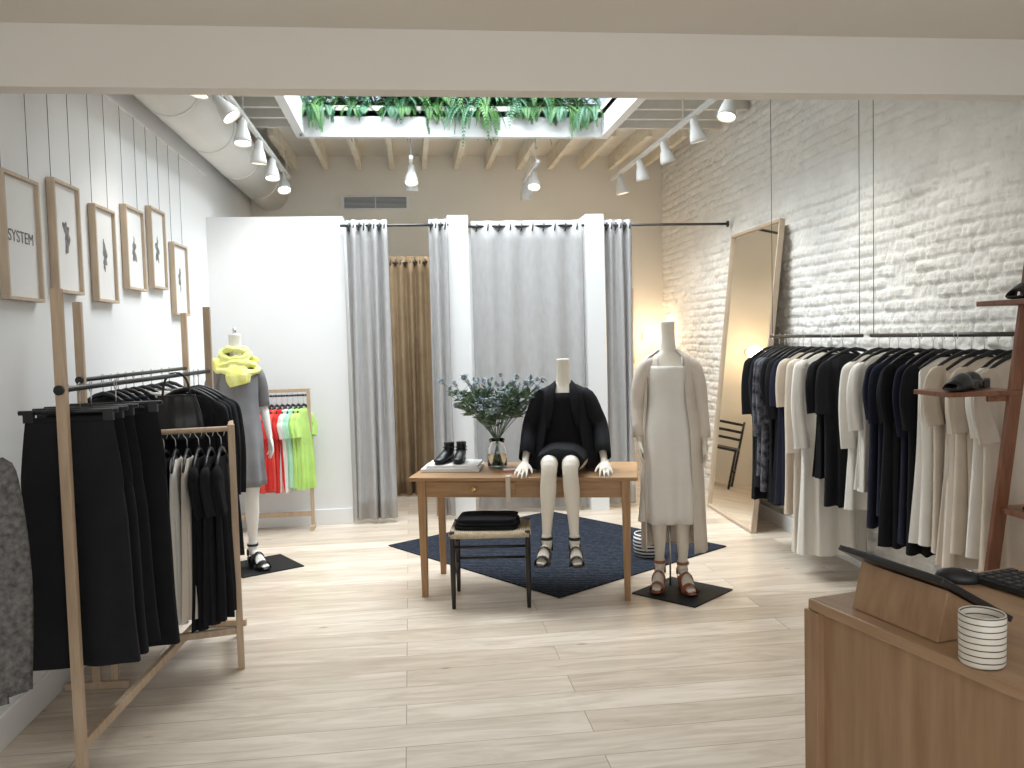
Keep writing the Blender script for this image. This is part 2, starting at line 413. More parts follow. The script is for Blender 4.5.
track(2.30,4.4,9.4,3.38,[(4.7,2.9,4.3),(5.3,3.0,5.4),(5.9,1.6,5.2),(6.6,3.0,6.8),(7.4,3.0,7.7),(8.2,2.9,8.4),(9.0,2.8,9.0)],en=EN)
track(.07,8.4,9.2,3.42,[(8.6,0,7.7),(8.95,.1,9.6)],en=EN*.9)
track(1.33,8.5,9.6,3.40,[(8.8,1.1,7.7),(9.2,.9,9.9),(9.45,1.6,10)],en=EN*.9)
# wall sconces in back corridor
for X_ in (1.95,2.84):
    b=M();b.lathe([(0,0),(.05,0),(.05,.015),(.012,.02),(.012,.07)],BRASS,xf=Matrix.Rotation(math.pi/2,4,'X'))
    b.ell((0,-.13,0),(.07,.07,.07),GLOBE)
    o=b.build('wall_sconce',(X_,YB-.002,1.62))
    l=bpy.data.lights.new('p','POINT');l.energy=7;l.color=(1,.72,.44);l.shadow_soft_size=.08
    lo=bpy.data.objects.new('sconce_bulb',l);COL.objects.link(lo);lo.parent=o;lo.location=(0,-.28,0)
# ---------------------------------------------------------------- skylight plants
b=M()
b.box(((SX0+SX1)/2,SY1+.22,3.88),(SX1-SX0,.22,.12),SOIL)
def frond(b,p,d,L,mt,droop=1.0,lw=.05):
    n=16;pos=Vector(p);v=Vector(d).normalized();pts=[]
    for i in range(n+1):
        pts.append(pos.copy());pos+=v*(L/n);v.z-=droop*(.9/n)*(1+i/n);v.normalize()
    for i in range(1,n+1):
        t=(pts[i]-pts[i-1]).normalized();sd=t.cross(Vector((0,0,1)))
        if sd.length<.05:sd=Vector((1,0,0))
        sd.normalize();w=lw*math.sin(math.pi*min(1,(i/n)*.85+.15))+.012
        wd=.011
        for s_ in (-1,1):
            tip=pts[i]+sd*s_*w+t*.018+Vector((0,0,-.01))
            mid=pts[i]+sd*s_*w*.5
            b.add([pts[i],mid+t*wd,tip,mid-t*wd],[(0,1,2,3)],mt,False)
    b.sweep([pts[0],pts[n//2],pts[n]],.002,mt,seg=4,sub=4,cap=False)
cl_=[random.uniform(SX0+.1,SX1-.1) for _ in range(14)]
for i in range(640):
    x=random.choice(cl_)+random.gauss(0,.12) if i%2 else random.uniform(SX0+.03,SX1-.03)
    x=min(SX1-.05,max(SX0+.05,x));g=random.random()
    p=(x,SY1+.08+.25*random.random(),3.86+.22*random.random())
    frond(b,p,(random.uniform(-1.2,1.2),random.uniform(-.9,.2),random.uniform(-.1,1.3)),random.uniform(.2,.50),FERN if g<.6 else FERN2,random.uniform(1.2,3.4),random.uniform(.025,.055))
for cx,n,L0 in ((SX0+.10,26,.34),(SX0+.5,9,.18),(-.02,8,.15),(.42,9,.2),(.74,18,.50),(1.15,9,.20),(1.52,20,.30),(1.82,18,.36)):
    for i in range(n):
        x=cx+random.gauss(0,.10);x=min(SX1-.03,max(SX0+.03,x))
        frond(b,(x,SY1-.02,3.86),(random.uniform(-1.2,1.2),-.8,.3),L0*random.uniform(.4,1.2),random.choice([FERN,FERN2]),random.uniform(2,4.5),random.uniform(.018,.038))
b.build('hanging_ferns')
# ---------------------------------------------------------------- pictures
def picture(y0,y1,z0,z1,kind):
    e=empty('framed_picture',(XL+.003,(y0+y1)/2,(z0+z1)/2));w=y1-y0;h=z1-z0;t=.016;d=.038
    b=M()
    b.box((d/2,0,h/2-t/2),(d,w,t),OAKF);b.box((d/2,0,-h/2+t/2),(d,w,t),OAKF)
    b.box((d/2,-w/2+t/2,0),(d,t,h-2*t),OAKF);b.box((d/2,w/2-t/2,0),(d,t,h-2*t),OAKF)
    b.box((.012,0,0),(.016,w-2*t,h-2*t),PAPER)
    b.build('frame',parent=e,bevel=.002)
    if kind==0:
        c=bpy.data.curves.new('t','FONT');c.body='SYSTEM';c.size=.075;c.align_x='CENTER';c.extrude=.0005
        o=bpy.data.objects.new('lettering',c);COL.objects.link(o);o.parent=e;o.location=(.0215,.0,-.02);o.rotation_euler=(math.pi/2,0,math.pi/2);c.materials.append(PRINT)
    else:
        q=M();n=40;V=[]
        for i in range(n):
            a=2*math.pi*i/n
            rr=noise.noise((math.cos(a)*2.2+kind*3,math.sin(a)*2.2,kind))
            V.append((.0208,math.cos(a)*.030*(1+1.3*rr)+.012*math.sin(a*2+kind),math.sin(a)*.085*(1+.5*rr)))
        V.append((.0208,0,0));q.add(V,[(i,(i+1)%n,n) for i in range(n)],PRINT,False)
        q.build('print',parent=e)
    wv=M();
    for s_ in (-1,1):
        wv.sweep([(.01,s_*w*.38,h/2),(.012,s_*w*.38,3.14-(z0+z1)/2)],.0016,BLACK,seg=6,sub=1)
    wv.build('hanging_wires',parent=e)
for k,q in enumerate([(3.90,4.26,1.87,2.43),(4.43,4.76,1.93,2.49),(4.97,5.30,1.91,2.45),(5.50,5.86,2.01,2.53),(6.02,6.36,2.05,2.60),(6.55,6.94,1.88,2.42)]):picture(*q,k)
bx('trim_picture_rail',(XL,3.8,3.13),(XL+.02,7.78,3.15),TRIM)
# ---------------------------------------------------------------- garments
def hanger(b,w,mt=BLACK,clip=False):
    b.sweep([(.0,-.012,-.02),(0,-.018,0),(0,-.010,.014),(0,.004,.018),(0,.016,.006),(0,.012,-.012),(0,0,-.028),(0,0,-.080)],.0022,STEEL,seg=6,sub=2,ref=(1,0,0))
    if clip:
        b.sweep([(-w/2,0,-.085),(w/2,0,-.085)],(.009),mt,seg=8,sub=1,ref=(0,0,1))
        for s_ in (-1,1):b.box((s_*w*.4,0,-.10),(.035,.024,.045),mt)
    else:
        b.sweep([(-w/2+.01,0,-.165),(-w*.25,0,-.110),(0,0,-.080),(w*.25,0,-.110),(w/2-.01,0,-.165)],[(.007,.006),(.010,.008),(.012,.010),(.010,.008),(.007,.006)],mt,seg=8,sub=2,ref=(0,0,1))
def top(name,loc,rotz,mt,L=.7,w=.42,sl=.25,fl=1.0,th=.035,ph=None,neck=.085,sr=.062):
    b=M();ph=random.random()*6 if ph is None else ph
    hanger(b,w)
    z1=-.10-L
    rings=[(0,0,-.112,neck,.020,.0),(0,0,-.122,neck+.025,.024,0),(0,0,-.148,w*.38,.027,.02),(0,0,-.178,w*.475,th*.85,.05),(0,0,-.24,w*.475,th,.14),
           (0,0,-.10-L*.5,w*.46*(1+fl)/2,th*1.15,.34),(0,0,-.10-L*.8,w*.475*fl,th*1.3,.5),(0,.004,z1,w*.485*fl,th*1.4,.6)]
    b.loft(rings,mt,seg=56,k=6,ph=ph,sub=3)
    if sl:
        for s_ in (-1,1):
            sw=random.uniform(-.01,.02)
            e1=(s_*(w*.49+.012),-.006,-.18-sl*.5);e2=(s_*(w*.49+sw-.005),-.018,-.18-sl)
            b.sweep([(s_*(w*.36),0,-.160),(s_*(w*.45),0,-.19),(s_*(w*.48),0,-.23),e1,e2],[(.02,.012),(sr*.62,.026),(sr*.75,.028),(sr*.75,.026),(sr*.8,.026)],mt,seg=16,sub=4,cap=False,fold=(4,.28,ph))
    return b.build(name,loc,rotz)
def trousers(name,loc,rotz,mt,L=.95,w=.36,lw=.115):
    b=M();ph=random.random()*6;hanger(b,w+.04,clip=True)
    b.loft([(0,0,-.105,w*.50,.016,.0),(0,0,-.125,w*.50,.019,.0),(0,0,-.13,w*.505,.022,.0),(0,0,-.25,w*.55,.030,.03),(0,0,-.36,w*.58,.034,.03),(0,0,-.43,w*.56,.028,.03)],mt,seg=40,k=4,ph=ph)
    for s_ in (-1,1):
        b.loft([(s_*w*.27,0,-.30,w*.27,.028,.02),(s_*w*.30,0,-.5,lw*.92,.034,.08),(s_*w*.31,0,-.09-L*.8,lw*.98,.036,.14),(s_*w*.33,0,-.09-L,lw*1.03,.036,.18)],mt,seg=36,k=2,ph=ph+s_,sq=.85)
    return b.build(name,loc,rotz)
# right rail
RX,RZ2=2.74,1.605
b=M()
for a,c in ((4.90,6.22),(3.45,4.80)):
    b.sweep([(RX,a,RZ2),(RX,c,RZ2)],.011,RODM,sub=1,ref=(0,0,1))
    for y in (a+.03,c-.03):
        b.sweep([(RX,y,RZ2),(RX,y,CZ if y>3.8 else 2.72)],.0022,BLACK,seg=6,sub=1)
b.build('clothing_rail')
items=[(6.16,BLKF,1.15,.40,0),(6.08,BLKF2,1.05,.40,0),(6.0,CHAR,.95,.55,0),(5.92,CHAR,1.05,.45,0),(5.84,BLKF,1.12,.30,0),(5.75,BLKF,1.12,.4,0),
 (5.66,NAVY,1.10,.3,0),(5.56,LINEN,1.15,.3,-.1),(5.41,CREAM,1.38,.60,-.12),(5.26,WHITEF,1.36,.55,-.15),(5.12,BLKF,.82,.30,.1),(4.98,BLKF2,.98,.30,-.1),
 (4.73,WHITEF,.95,.48,-.1),(4.60,WHITEF,.82,.36,-.1),(4.50,NAVY,1.0,.28,.1),(4.39,NAVY,.92,.30,-.05),(4.29,BLKF,1.06,.28,0),(4.19,NAVY,1.02,.34,.1),(4.10,BLKF,1.06,.3,0),
 (3.99,WHITEF,.98,0,-.05),(3.89,LINEN,1.0,.26,-.1),(3.79,CREAM,1.05,0,-.1),(3.69,LINEN,.96,.28,-.1),(3.60,WHITEF,.95,.28,0),(3.51,LINEN,1.0,.3,0)]
for y,mt,L,sl,rr in items:
    top('hanging_dress' if L>1.04 else 'hanging_shirt',(RX+random.uniform(-.015,.01),y,RZ2),random.uniform(-.06,.06)+rr,mt,L=L-.02,w=.39+random.uniform(-.02,.02),sl=sl,fl=1.0+random.uniform(-.08,.05),th=.040)
# ---------------------------------------------------------------- wooden racks
def tallrack(p0,p1,H=1.87,name='garment_rack',rodz=1.50):
    p0=Vector((*p0,0));p1=Vector((*p1,0));d=p1-p0;L=d.length;rz=math.atan2(d.y,d.x)
    b=M()
    for x in (0,L):
        b.box((x,0,H/2),(.028,.038,H),ASH)
        b.box((x,0,.02),(.03,.30,.035),ASH)
    b.box((L/2,0,.16),(L-.04,.025,.04),ASH)
    b.sweep([(0,0,rodz),(L,0,rodz)],.011,BLACK,sub=1,ref=(0,0,1))
    b.lathe([(0,0),(.018,0),(.018,.02),(0,.02)],BLACK,xf=Matrix.Translation((-.030,0,rodz))@Matrix.Rotation(math.pi/2,4,'Y')) 
    return b.build(name,p0,rz,bevel=.003)
tallrack((-1.27,3.28),(-1.155,5.08))
tallrack((-1.555,4.25),(-1.495,5.92))
def lowrack(p0,p1,H=1.25,name='low_garment_rack',dep=.5,side=1):
    p0=Vector((*p0,0));p1=Vector((*p1,0));d=p1-p0;L=d.length;rz=math.atan2(d.y,d.x)
    b=M();t=.034
    for x in (0,L):
        for yy in (0,dep*side):
            b.box((x,yy,H/2),(t,t,H),ASH)
        b.box((x,dep*side/2,H-.03),(t*.8,dep-t,.04),ASH)
        b.box((x,dep*side/2,.14),(t*.8,dep-t,.04),ASH)
    b.sweep([(0,0,H-.02),(L,0,H-.02)],.014,ASH,sub=1,ref=(0,0,1))
    b.sweep([(0,dep*side,H-.02),(L,dep*side,H-.02)],.014,ASH,sub=1,ref=(0,0,1))
    b.box((L/2,0,.20),(L-t,.025,.035),ASH);b.box((L/2,dep*side,.26),(L-t,.025,.035),ASH)
    return b.build(name,p0,rz,bevel=.003)
lowrack((-1.48,4.27),(-.905,4.39))
b=M()
for x in (-.60,.10):
    b.box((x,0,.625),(.030,.038,1.25),ASH);b.box((x,-.0,.02),(.032,.16,.04),ASH)
b.box((-.25,0,1.235),(.67,.03,.03),ASH);b.box((-.25,0,.14),(.67,.02,.04),ASH)
b.sweep([(-.6,0,1.19),(.1,0,1.19)],.009,BLACK,sub=1,ref=(0,0,1))
b.build('low_garment_rack',(-1.0,7.62,0),bevel=.003)
xs=-1.54
for mt,L in ((BLKF,.72),(NAVY,.7),(GREYF,.7),(WHITEF,.72),(GREYF,.7),(RED,.72),(CORAL,.74),(RED,.70),(CORAL,.72),(RED,.74),(WHITEF,.74),(MINT,.70),(LIME,.70),(LIME,.72)):
    top('hanging_shirt',(xs,7.60,1.19),math.pi/2-.55+random.uniform(-.1,.1),mt,L=L,w=.20,sl=.18,th=.03,sr=.045,neck=.05);xs+=.046
# tall rack garments
for t in (.07,.17,.27):
    x=-1.27+.1*t/1.8;trousers('hanging_trousers',(x-.01,3.28+t,1.50),random.uniform(-.05,.05)+.03,BLKF2 if t<.1 else BLKF,L=.95+.02*random.random(),w=.31,lw=.105)
trousers('hanging_trousers',(-1.22,3.28+.42,1.50),.05,BLKF,L=1.02,w=.32,lw=.10)
for t in (1.40,1.48,1.56,1.64):
    top('hanging_jacket',(-1.27+.1*t/1.8,3.28+t,1.50),random.uniform(-.1,.1),BLKF2,L=.95,w=.36,sl=.5)
for t,mt in ((.25,BLKF),(.36,BLKF),(.46,BLKF),(.58,NAVY),(.7,BLKF),(.85,WHITEF),(1.0,WHITEF),(1.2,GREYF),(1.35,WHITEF)):
    top('hanging_shirt',(-1.55+.04*t/1.7,4.25+t,1.50),random.uniform(-.1,.1),mt,L=.8,w=.30,sl=.35)
# low rack garments (hang edge-on)
for i,(mt,L) in enumerate(((BLKF,.82),(BLKF,.80),(BLKF2,.85),(BLKF,.8),(BLKF2,.85),(WHITEF,.82),(CREAM,.80),(BLKF,.86),(BLKF2,.84),(BLKF,.82))):
    t=.06+i*.053
    top('hanging_blouse',(-1.48+t*.98,4.27+t*.2,1.215),math.pi/2+.12+random.uniform(-.08,.08),mt,L=L-.02,w=.36,sl=.0 if mt in (WHITEF,CREAM) else .2,th=.026)
# black bag
b=M();b.loft([(0,0,-.24,.10,.035,.05),(0,0,-.22,.125,.05,.06),(0,0,-.12,.12,.045,.08),(0,0,-.04,.10,.02,.1),(0,0,-.0,.09,.012,.1)],LEATH,seg=36,cap=True)
b.sweep([(-.07,0,-.02),(-.05,0,.08),(0,.0,.115),(.05,0,.08),(.07,0,-.02)],[(.006,.003)]*5,LEATH,seg=8)
b.build('handbag',(-1.195,4.52,1.40),.1)
# grey sweater at far left near camera
top('hanging_cardigan',(-1.405,2.62,1.49),.1,SWEAT,L=.78,w=.40,sl=.66,th=.06,sr=.075)
b=M();b.sweep([(-1.42,1.4,1.49),(-1.42,2.70,1.49)],.011,BLACK,sub=1,ref=(0,0,1))
for y,x in ((1.4,-1.42),(2.70,-1.42)):
    b.box((x-.0,y,.93),(.042,.03,1.86),ASH);b.box((x,y,.02),(.22,.03,.04),ASH)
b.build('garment_rack',bevel=.003)
# ---------------------------------------------------------------- rug
A=Vector((-.36,6.74,0));B=Vector((1.00,5.32,0));C=Vector((2.50,6.30,0))
d=(C-B);rz=math.atan2(d.y,d.x);cen=(A+C)/2
b=M();b.box((0,0,.005),(d.length,(B-A).length,.010),RUG)
b.build('area_rug',(cen.x,cen.y,0),rz+.02,bevel=.003)
# ---------------------------------------------------------------- table
TH=.78;TR=math.radians(-15);TP=(.74,5.51,0)
T=empty('desk_table',TP,TR)
b=M();b.box((0,0,TH-.0125),(1.44,.64,.025),HONEY);b.build('top',parent=T,bevel=.006)
b=M()
b.box((0,-.265,TH-.08),(1.26,.02,.11),HONEY);b.box((0,.265,TH-.08),(1.26,.02,.11),HONEY)
b.box((-.64,0,TH-.08),(.02,.5,.11),HONEY);b.box((.64,0,TH-.08),(.02,.5,.11),HONEY)
b.build('apron',parent=T,bevel=.002)
b=M();b.box((-.30,-.279,TH-.078),(.52,.012,.085),HONEY);b.build('drawer_front',parent=T,bevel=.003)
b=M();b.lathe([(0,-.03),(.012,-.03),(.016,-.022),(.012,-.012),(.006,-.008),(.008,0)],BRASS,xf=Matrix.Translation((-.30,-.285,TH-.078))@Matrix.Rotation(-math.pi/2,4,'X'))
b.build('drawer_knob',parent=T)
for i,(x,y) in enumerate(((-.645,-.265),(.645,-.265),(-.645,.265),(.645,.265))):
    b=M();b.box((x,y,(TH-.026)/2),(.036,.036,TH-.026),HONEYV,top=(1.5,1.5));b.build('leg_%d'%(i+1),parent=T,bevel=.003)
def tw(x,y,z=0):
    c,s_=math.cos(TR),math.sin(TR);return (TP[0]+x*c-y*s_,TP[1]+x*s_+y*c,z)
# books, boots, vase
e=M();e.box((0,0,.011),(.38,.29,.022),PAPER);e.box((0,0,.023),(.385,.295,.003),PAPER);e.box((0,0,.001),(.385,.295,.003),GREYF)
e.box((.01,0,.033),(.34,.26,.016),PAPER);e.box((.01,0,.042),(.345,.265,.003),PAPER)
e.build('art_books',tw(-.50,.02,TH),TR+.06,bevel=.001)
def bootie(name,loc,rz):
    b=M()
    b.sweep([(0,.075,.055),(0,.04,.055),(0,-.02,.045),(0,-.08,.03),(0,-.125,.024),(0,-.135,.022)],[(.020,.03),(.032,.032),(.034,.032),(.038,.022),(.03,.014),(.01,.006)],LEATH,seg=18)
    b.sweep([(0,.045,.05),(0,.05,.09),(0,.052,.13)],[(.032,.036),(.031,.04),(.034,.045)],LEATH,seg=18)
    b.sweep([(0,.045,.13),(0,.045,.118)],[(.030,.04),(.02,.03)],BLACK,seg=18,sub=1)
    b.sweep([(0,.07,.014),(0,.03,.02),(0,-.03,.010),(0,-.09,.006),(0,-.135,.008)],[(.03,.006),(.03,.008),(.034,.006),(.036,.006),(.02,.006)],BLACK,seg=14)
    b.box((0,.05,.024),(.045,.05,.048),BLACK)
    for z in (.075,.095):b.sweep([(math.cos(a)*.036,.046+math.sin(a)*.046,z) for a in np.linspace(0,6.283,13)],.004,LEATH,seg=6,sub=1,cap=False)
    return b.build(name,loc,rz,bevel=0)
bootie('ankle_boot',tw(-.55,.03,TH+.0445),TR-.25);bootie('ankle_boot',tw(-.455,.05,TH+.0445),TR+.05)
V_=empty('flower_vase',tw(-.21,.08,TH))
b=M();b.lathe([(0,.004),(.056,.004),(.066,.012),(.068,.10),(.060,.14),(.048,.165),(.054,.195),(.051,.195),(.045,.165),(.057,.138),(.064,.10),(.062,.014),(0,.010)],GLASS,seg=36);b.build('glass_jar',parent=V_)
b=M();b.lathe([(0,.012),(.061,.014),(.0625,.09),(0,.09)],WATER,seg=36);b.build('water',parent=V_)
b=M();random.seed(11)
def leaf(b,p,d,L,w,mt):
    d=Vector(d).normalized();sd=d.cross(Vector((0,0,1)))
    if sd.length<.1:sd=Vector((1,0,0))
    sd.normalize();p=Vector(p);up=sd.cross(d)*.15*L
    b.add([p,p+d*L*.45+sd*w+up,p+d*L,p+d*L*.45-sd*w+up],[(0,1,2,3)],mt,False)
def thistle(b,p,s):
    b.ell(p,(s*.75,s*.75,s),THIS,8,6)
    for k in range(18):
        a=k*2.4;el=random.uniform(-.2,.9)
        d=(math.cos(a)*math.cos(el),math.sin(a)*math.cos(el),math.sin(el)-.1)
        leaf(b,(p[0],p[1],p[2]-s*.4),d,s*2.3,s*.32,THIS)
for i in range(22):
    a=i*2.399;r_=.06+.30*math.sqrt((i+.5)/22);hh=random.uniform(.44,.66)-r_*.35
    tip=Vector((math.cos(a)*r_*1.1,math.sin(a)*r_*.75,hh+.06))
    base=Vector((-math.cos(a)*.025,-math.sin(a)*.025,.02));neck=Vector((math.cos(a)*.02,math.sin(a)*.02,.20))
    mid=neck.lerp(tip,.55)+Vector((0,0,.03))
    b.sweep([base,neck,mid,tip],[.003,.0028,.0022,.0018],STEMG,seg=6,sub=4)
    thistle(b,tip,.021)
    for k in range(4):
        st=neck.lerp(tip,random.uniform(.35,.8))+Vector((0,0,.02))
        t2=st+Vector((random.uniform(-.10,.10),random.uniform(-.08,.08),random.uniform(.04,.12)))
        b.sweep([st,(st+t2)/2+Vector((0,0,-.008)),t2],.0015,STEMG,seg=5,sub=2);thistle(b,t2,random.uniform(.012,.019))
        for q in range(6):leaf(b,st,(random.uniform(-1,1),random.uniform(-1,1),random.uniform(-.2,.8)),.08,.013,STEMG)
b.build('thistles',parent=V_)
b=M();b.box((0,0,.006),(.09,.055,.012),PINK);b.box((0,0,.015),(.085,.05,.005),PAPER);b.build('card_box',tw(-.10,-.10,TH),TR+.3,bevel=.001)
b=M();b.box((0,-.0,-.07),(.03,.003,.16),LINEN);b.box((0,.03,.011),(.03,.07,.002),LINEN);b.build('ribbon_tag',tw(-.08,-.327,TH-.005),TR)
# ---------------------------------------------------------------- stool
E=empty('rope_stool',(.47,5.28,0),math.radians(-8))
SH=.46
for i,(x,y) in enumerate(((-.23,-.18),(.23,-.18),(-.23,.18),(.23,.18))):
    b=M();b.sweep([(x,y,0),(x,y,.25),(x,y,SH+.015)],[.012,.017,.016],EBONY,seg=14);b.build('leg_%d'%(i+1),parent=E)
b=M()
for z,y in ((.16,0),(.30,0)):
    for x in (-.23,.23):b.sweep([(x,-.18,z+.03),(x,.18,z+.03)],.009,EBONY,seg=10,sub=1,ref=(0,0,1))
b.sweep([(-.23,.18,.22),(.23,.18,.22)],.009,EBONY,seg=10,sub=1,ref=(0,0,1))
b.sweep([(-.23,-.18,.38),(.23,-.18,.38)],.009,EBONY,seg=10,sub=1,ref=(0,0,1))
b.build('stretchers',parent=E)
b=M();b.box((0,0,SH-.01),(.46,.36,.012),ROPE)
for i in range(36):
    u=-.225+i*.45/35
    b.sweep([(u,-.19,SH-.02),(u,-.192,SH),(u,-.17,SH+.008),(u,-.0,SH),(u,.17,SH+.008),(u,.19,SH)],.0066,ROPE,seg=6,sub=1)
for y in (-.185,.185):b.sweep([(-.24,y,SH-.012),(.24,y,SH-.012)],.016,ROPE,seg=10,sub=1,ref=(0,0,1))
for x in (-.236,.236):b.sweep([(x,-.18,SH-.006),(x,.18,SH-.006)],.016,ROPE,seg=10,sub=1,ref=(0,0,1))
b.build('rope_seat',parent=E)
b=M()
for k,(w,dd,z) in enumerate(((.38,.28,.015),(.37,.27,.038),(.35,.26,.06))):
    b.loft([(0,0,z-.012,w/2,dd/2,.0),(0,0,z-.008,w/2+.008,dd/2+.008,.01),(0.002*k,0,z+.006,w/2+.008,dd/2+.008,.012),(0,0,z+.011,w/2-.01,dd/2-.01,.01)],BLKF,seg=48,sq=.35,cap=True,ph=k)
b.build('folded_sweater',(.45,5.27,SH+.011),math.radians(-12))
# basket under table (striped)
b=M();b.lathe([(0,0),(.09,0),(.105,.04),(.11,.12),(.10,.17),(.095,.17),(.104,.12),(.10,.04),(0,.01)],BASKET,seg=36);b.build('striped_basket',(1.70,6.05,.012))
# ---------------------------------------------------------------- mannequins
def hand(b,o,d,n,sd,curl=.35,mt=None,sc=1.0):
    """o wrist, d finger direction, n back of hand normal, sd direction of thumb side"""
    o=Vector(o);d=Vector(d).normalized();sd=Vector(sd);sd=(sd-d*sd.dot(d)).normalized();n=Vector(n);n=(n-d*n.dot(d)-sd*n.dot(sd)).normalized()
    P=lambda a,s_,h_:o+d*a*sc+sd*s_*sc+n*h_*sc
    b.sweep([P(-.02,0,0),P(.01,0,0),P(.045,0,.002),P(.080,0,0)],[(.022*sc,.018*sc),(.026*sc,.015*sc),(.038*sc,.014*sc),(.037*sc,.010*sc)],mt,seg=14,ref=tuple(sd))
    for s_,L,a0 in ((.031,.066,.076),(.010,.076,.082),(-.011,.070,.080),(-.031,.055,.072)):
        p0=P(a0-.012,s_,0);p1=P(a0+L*.40,s_*1.18,-curl*.010);p2=P(a0+L*.74,s_*1.25,-curl*.030);p3=P(a0+L*.95,s_*1.27,-curl*.055)
        b.sweep([p0,p1,p2,p3],[.0085*sc,.0080*sc,.0072*sc,.0055*sc],mt,seg=10)
    b.sweep([P(.015,.024,-.004),P(.040,.044,-.008),P(.062,.058,-.012),P(.082,.064,-.016)],[.012*sc,.0105*sc,.009*sc,.0065*sc],mt,seg=10)
def torso(b,mt,f=lambda z:(0,0,z),s=1):
    R=[(.86,.09,.09),(.90,.150,.110),(.96,.158,.113),(1.05,.130,.095),(1.13,.108,.080),(1.21,.118,.09),(1.29,.128,.106),(1.37,.136,.090),(1.42,.140,.070),(1.455,.095,.056),(1.48,.055,.050),(1.53,.043,.044),(1.60,.041,.042),(1.655,.043,.044),(1.66,.038,.038)]
    b.loft([(*f(z)[:2],f(z)[2],rx*s,ry*s,0) for z,rx,ry in R],mt,seg=32,cap=True,sub=3)
def foot(b,ank,toe,mt):
    a=Vector(ank);t=Vector(toe);heel=a+(a-t).normalized()*.03;heel.z=a.z-.055
    b.sweep([a+Vector((0,0,.03)),(a*.7+heel*.3),heel+Vector((0,0,.0))],[.032,.033,.026],mt,seg=12)
    m=a.lerp(t,.6);m.z=t.z+.022
    b.sweep([heel+Vector((0,0,.005)),a.lerp(t,.25)+Vector((0,0,-.02)),m,t],[(.024,.022),(.030,.030),(.038,.018),(.028,.009)],mt,seg=14)
def sandal(b,ank,toe,mt,heel_h,floorz,sole=None):
    a=Vector(ank);t=Vector(toe);dr=Vector((t.x-a.x,t.y-a.y,0)).normalized();sd=Vector((-dr.y,dr.x,0))
    heel=a-dr*.03;heel.z=a.z-.085
    ball=a.lerp(t,.65);ball.z=t.z-.012
    tt=t+dr*.012;tt.z=t.z-.012
    b.sweep([heel-dr*.015,heel+dr*.03,ball,tt],[(.024,.006),(.028,.007),(.042,.008),(.026,.006)],mt,seg=14,ref=tuple(sd))
    hz=heel.z-floorz
    if hz>.02:b.sweep([heel-Vector((0,0,0)),heel-Vector((0,0,hz*.6)),heel-Vector((0,0,hz))],[(.026,.026),(.021,.021),(.020,.020)],mt,seg=12,ref=tuple(sd))
    def strap(c,w,h,wd=.012):
        pts=[Vector(c)+sd*w*math.cos(q)+Vector((0,0,h*math.sin(q))) for q in np.linspace(-.15,math.pi+.15,9)]
        b.sweep(pts,[(wd,.003)]*9,mt,seg=8,sub=1,ref=tuple(dr))
    strap(ball+Vector((0,0,.0))+dr*.01,.044,.050,.034)
    strap(a.lerp(t,.35)-Vector((0,0,.045)),.040,.057,.024)
    c=a+Vector((0,0,.012))
    b.sweep([c+sd*.036*math.cos(q)+dr*.038*math.sin(q) for q in np.linspace(0,6.283,15)],[(.009,.003)]*15,mt,seg=6,sub=1,ref=(0,0,1))
    # heel cup
    hc=a-dr*.012-Vector((0,0,.045))
    b.sweep([hc+sd*.034*math.cos(q)-dr*.036*math.sin(q) for q in np.linspace(-.2,math.pi+.2,9)],[(.024,.003)]*9,mt,seg=6,sub=1,ref=(0,0,1))
def legs_stand(b,mt,z0):
    A=[]
    for s_ in (-1,1):
        ank=(s_*.068,.03-.02*s_,.16);b.sweep([(s_*.075,0,.93),(s_*.082,-.005,.78),(s_*.074,-.012,.60),(s_*.070,-.015,.52),(s_*.072,.0,.40),(s_*.070,.02-.01*s_,.24),ank],[(.080,.09),.074,.056,.047,(.047,.051),.032,.026],mt,seg=18)
        toe=(s_*.105,-.125-.02*s_,.035);foot(b,ank,toe,mt);A.append((ank,toe))
    return A
ARMS=[(-1,(-.185,.03,1.16),(-.185,-.03,.94),(0.02,-.12,-1),(-1,0,0),(0,-1,0)),(1,(.190,.02,1.15),(.205,-.04,.93),(.06,-.15,-1),(1,0,0),(0,-1,0))]
def standing(name,loc,rz,mt,arms,shoe,scale=1.04):
    E=empty(name,loc,rz);E.scale=(scale,)*3
    b=M();torso(b,mt);A=legs_stand(b,mt,0)
    for s_,el,wr,hd,nn,th in arms:
        sh=Vector((s_*.120,0,1.415))
        b.sweep([sh,Vector((s_*.148,.0,1.37)),sh.lerp(Vector(el),.6)+Vector((s_*.010,0,0)),el,Vector(el).lerp(Vector(wr),.35),wr],[.036,.040,.035,.031,.030,.020],mt,seg=14)
        hand(b,wr,hd,nn,th,mt=mt,curl=.5)
    b.build('body',parent=E,remesh=.0055)
    f=M()
    for ank,toe in A:sandal(f,ank,toe,shoe,1,.008)
    f.build('sandals',parent=E)
    return E
def base_plate(E,rot,off=(0,0)):
    b=M();b.box((0,0,.004),(.44,.44,.008),PLATE);o=b.build('base_plate',(off[0],off[1],0),rot,parent=E)
    b=M();b.sweep([(.0,.10,.008),(.0,.10,.5)],.006,STEEL,seg=8,sub=1);b.build('support_rod',parent=E)
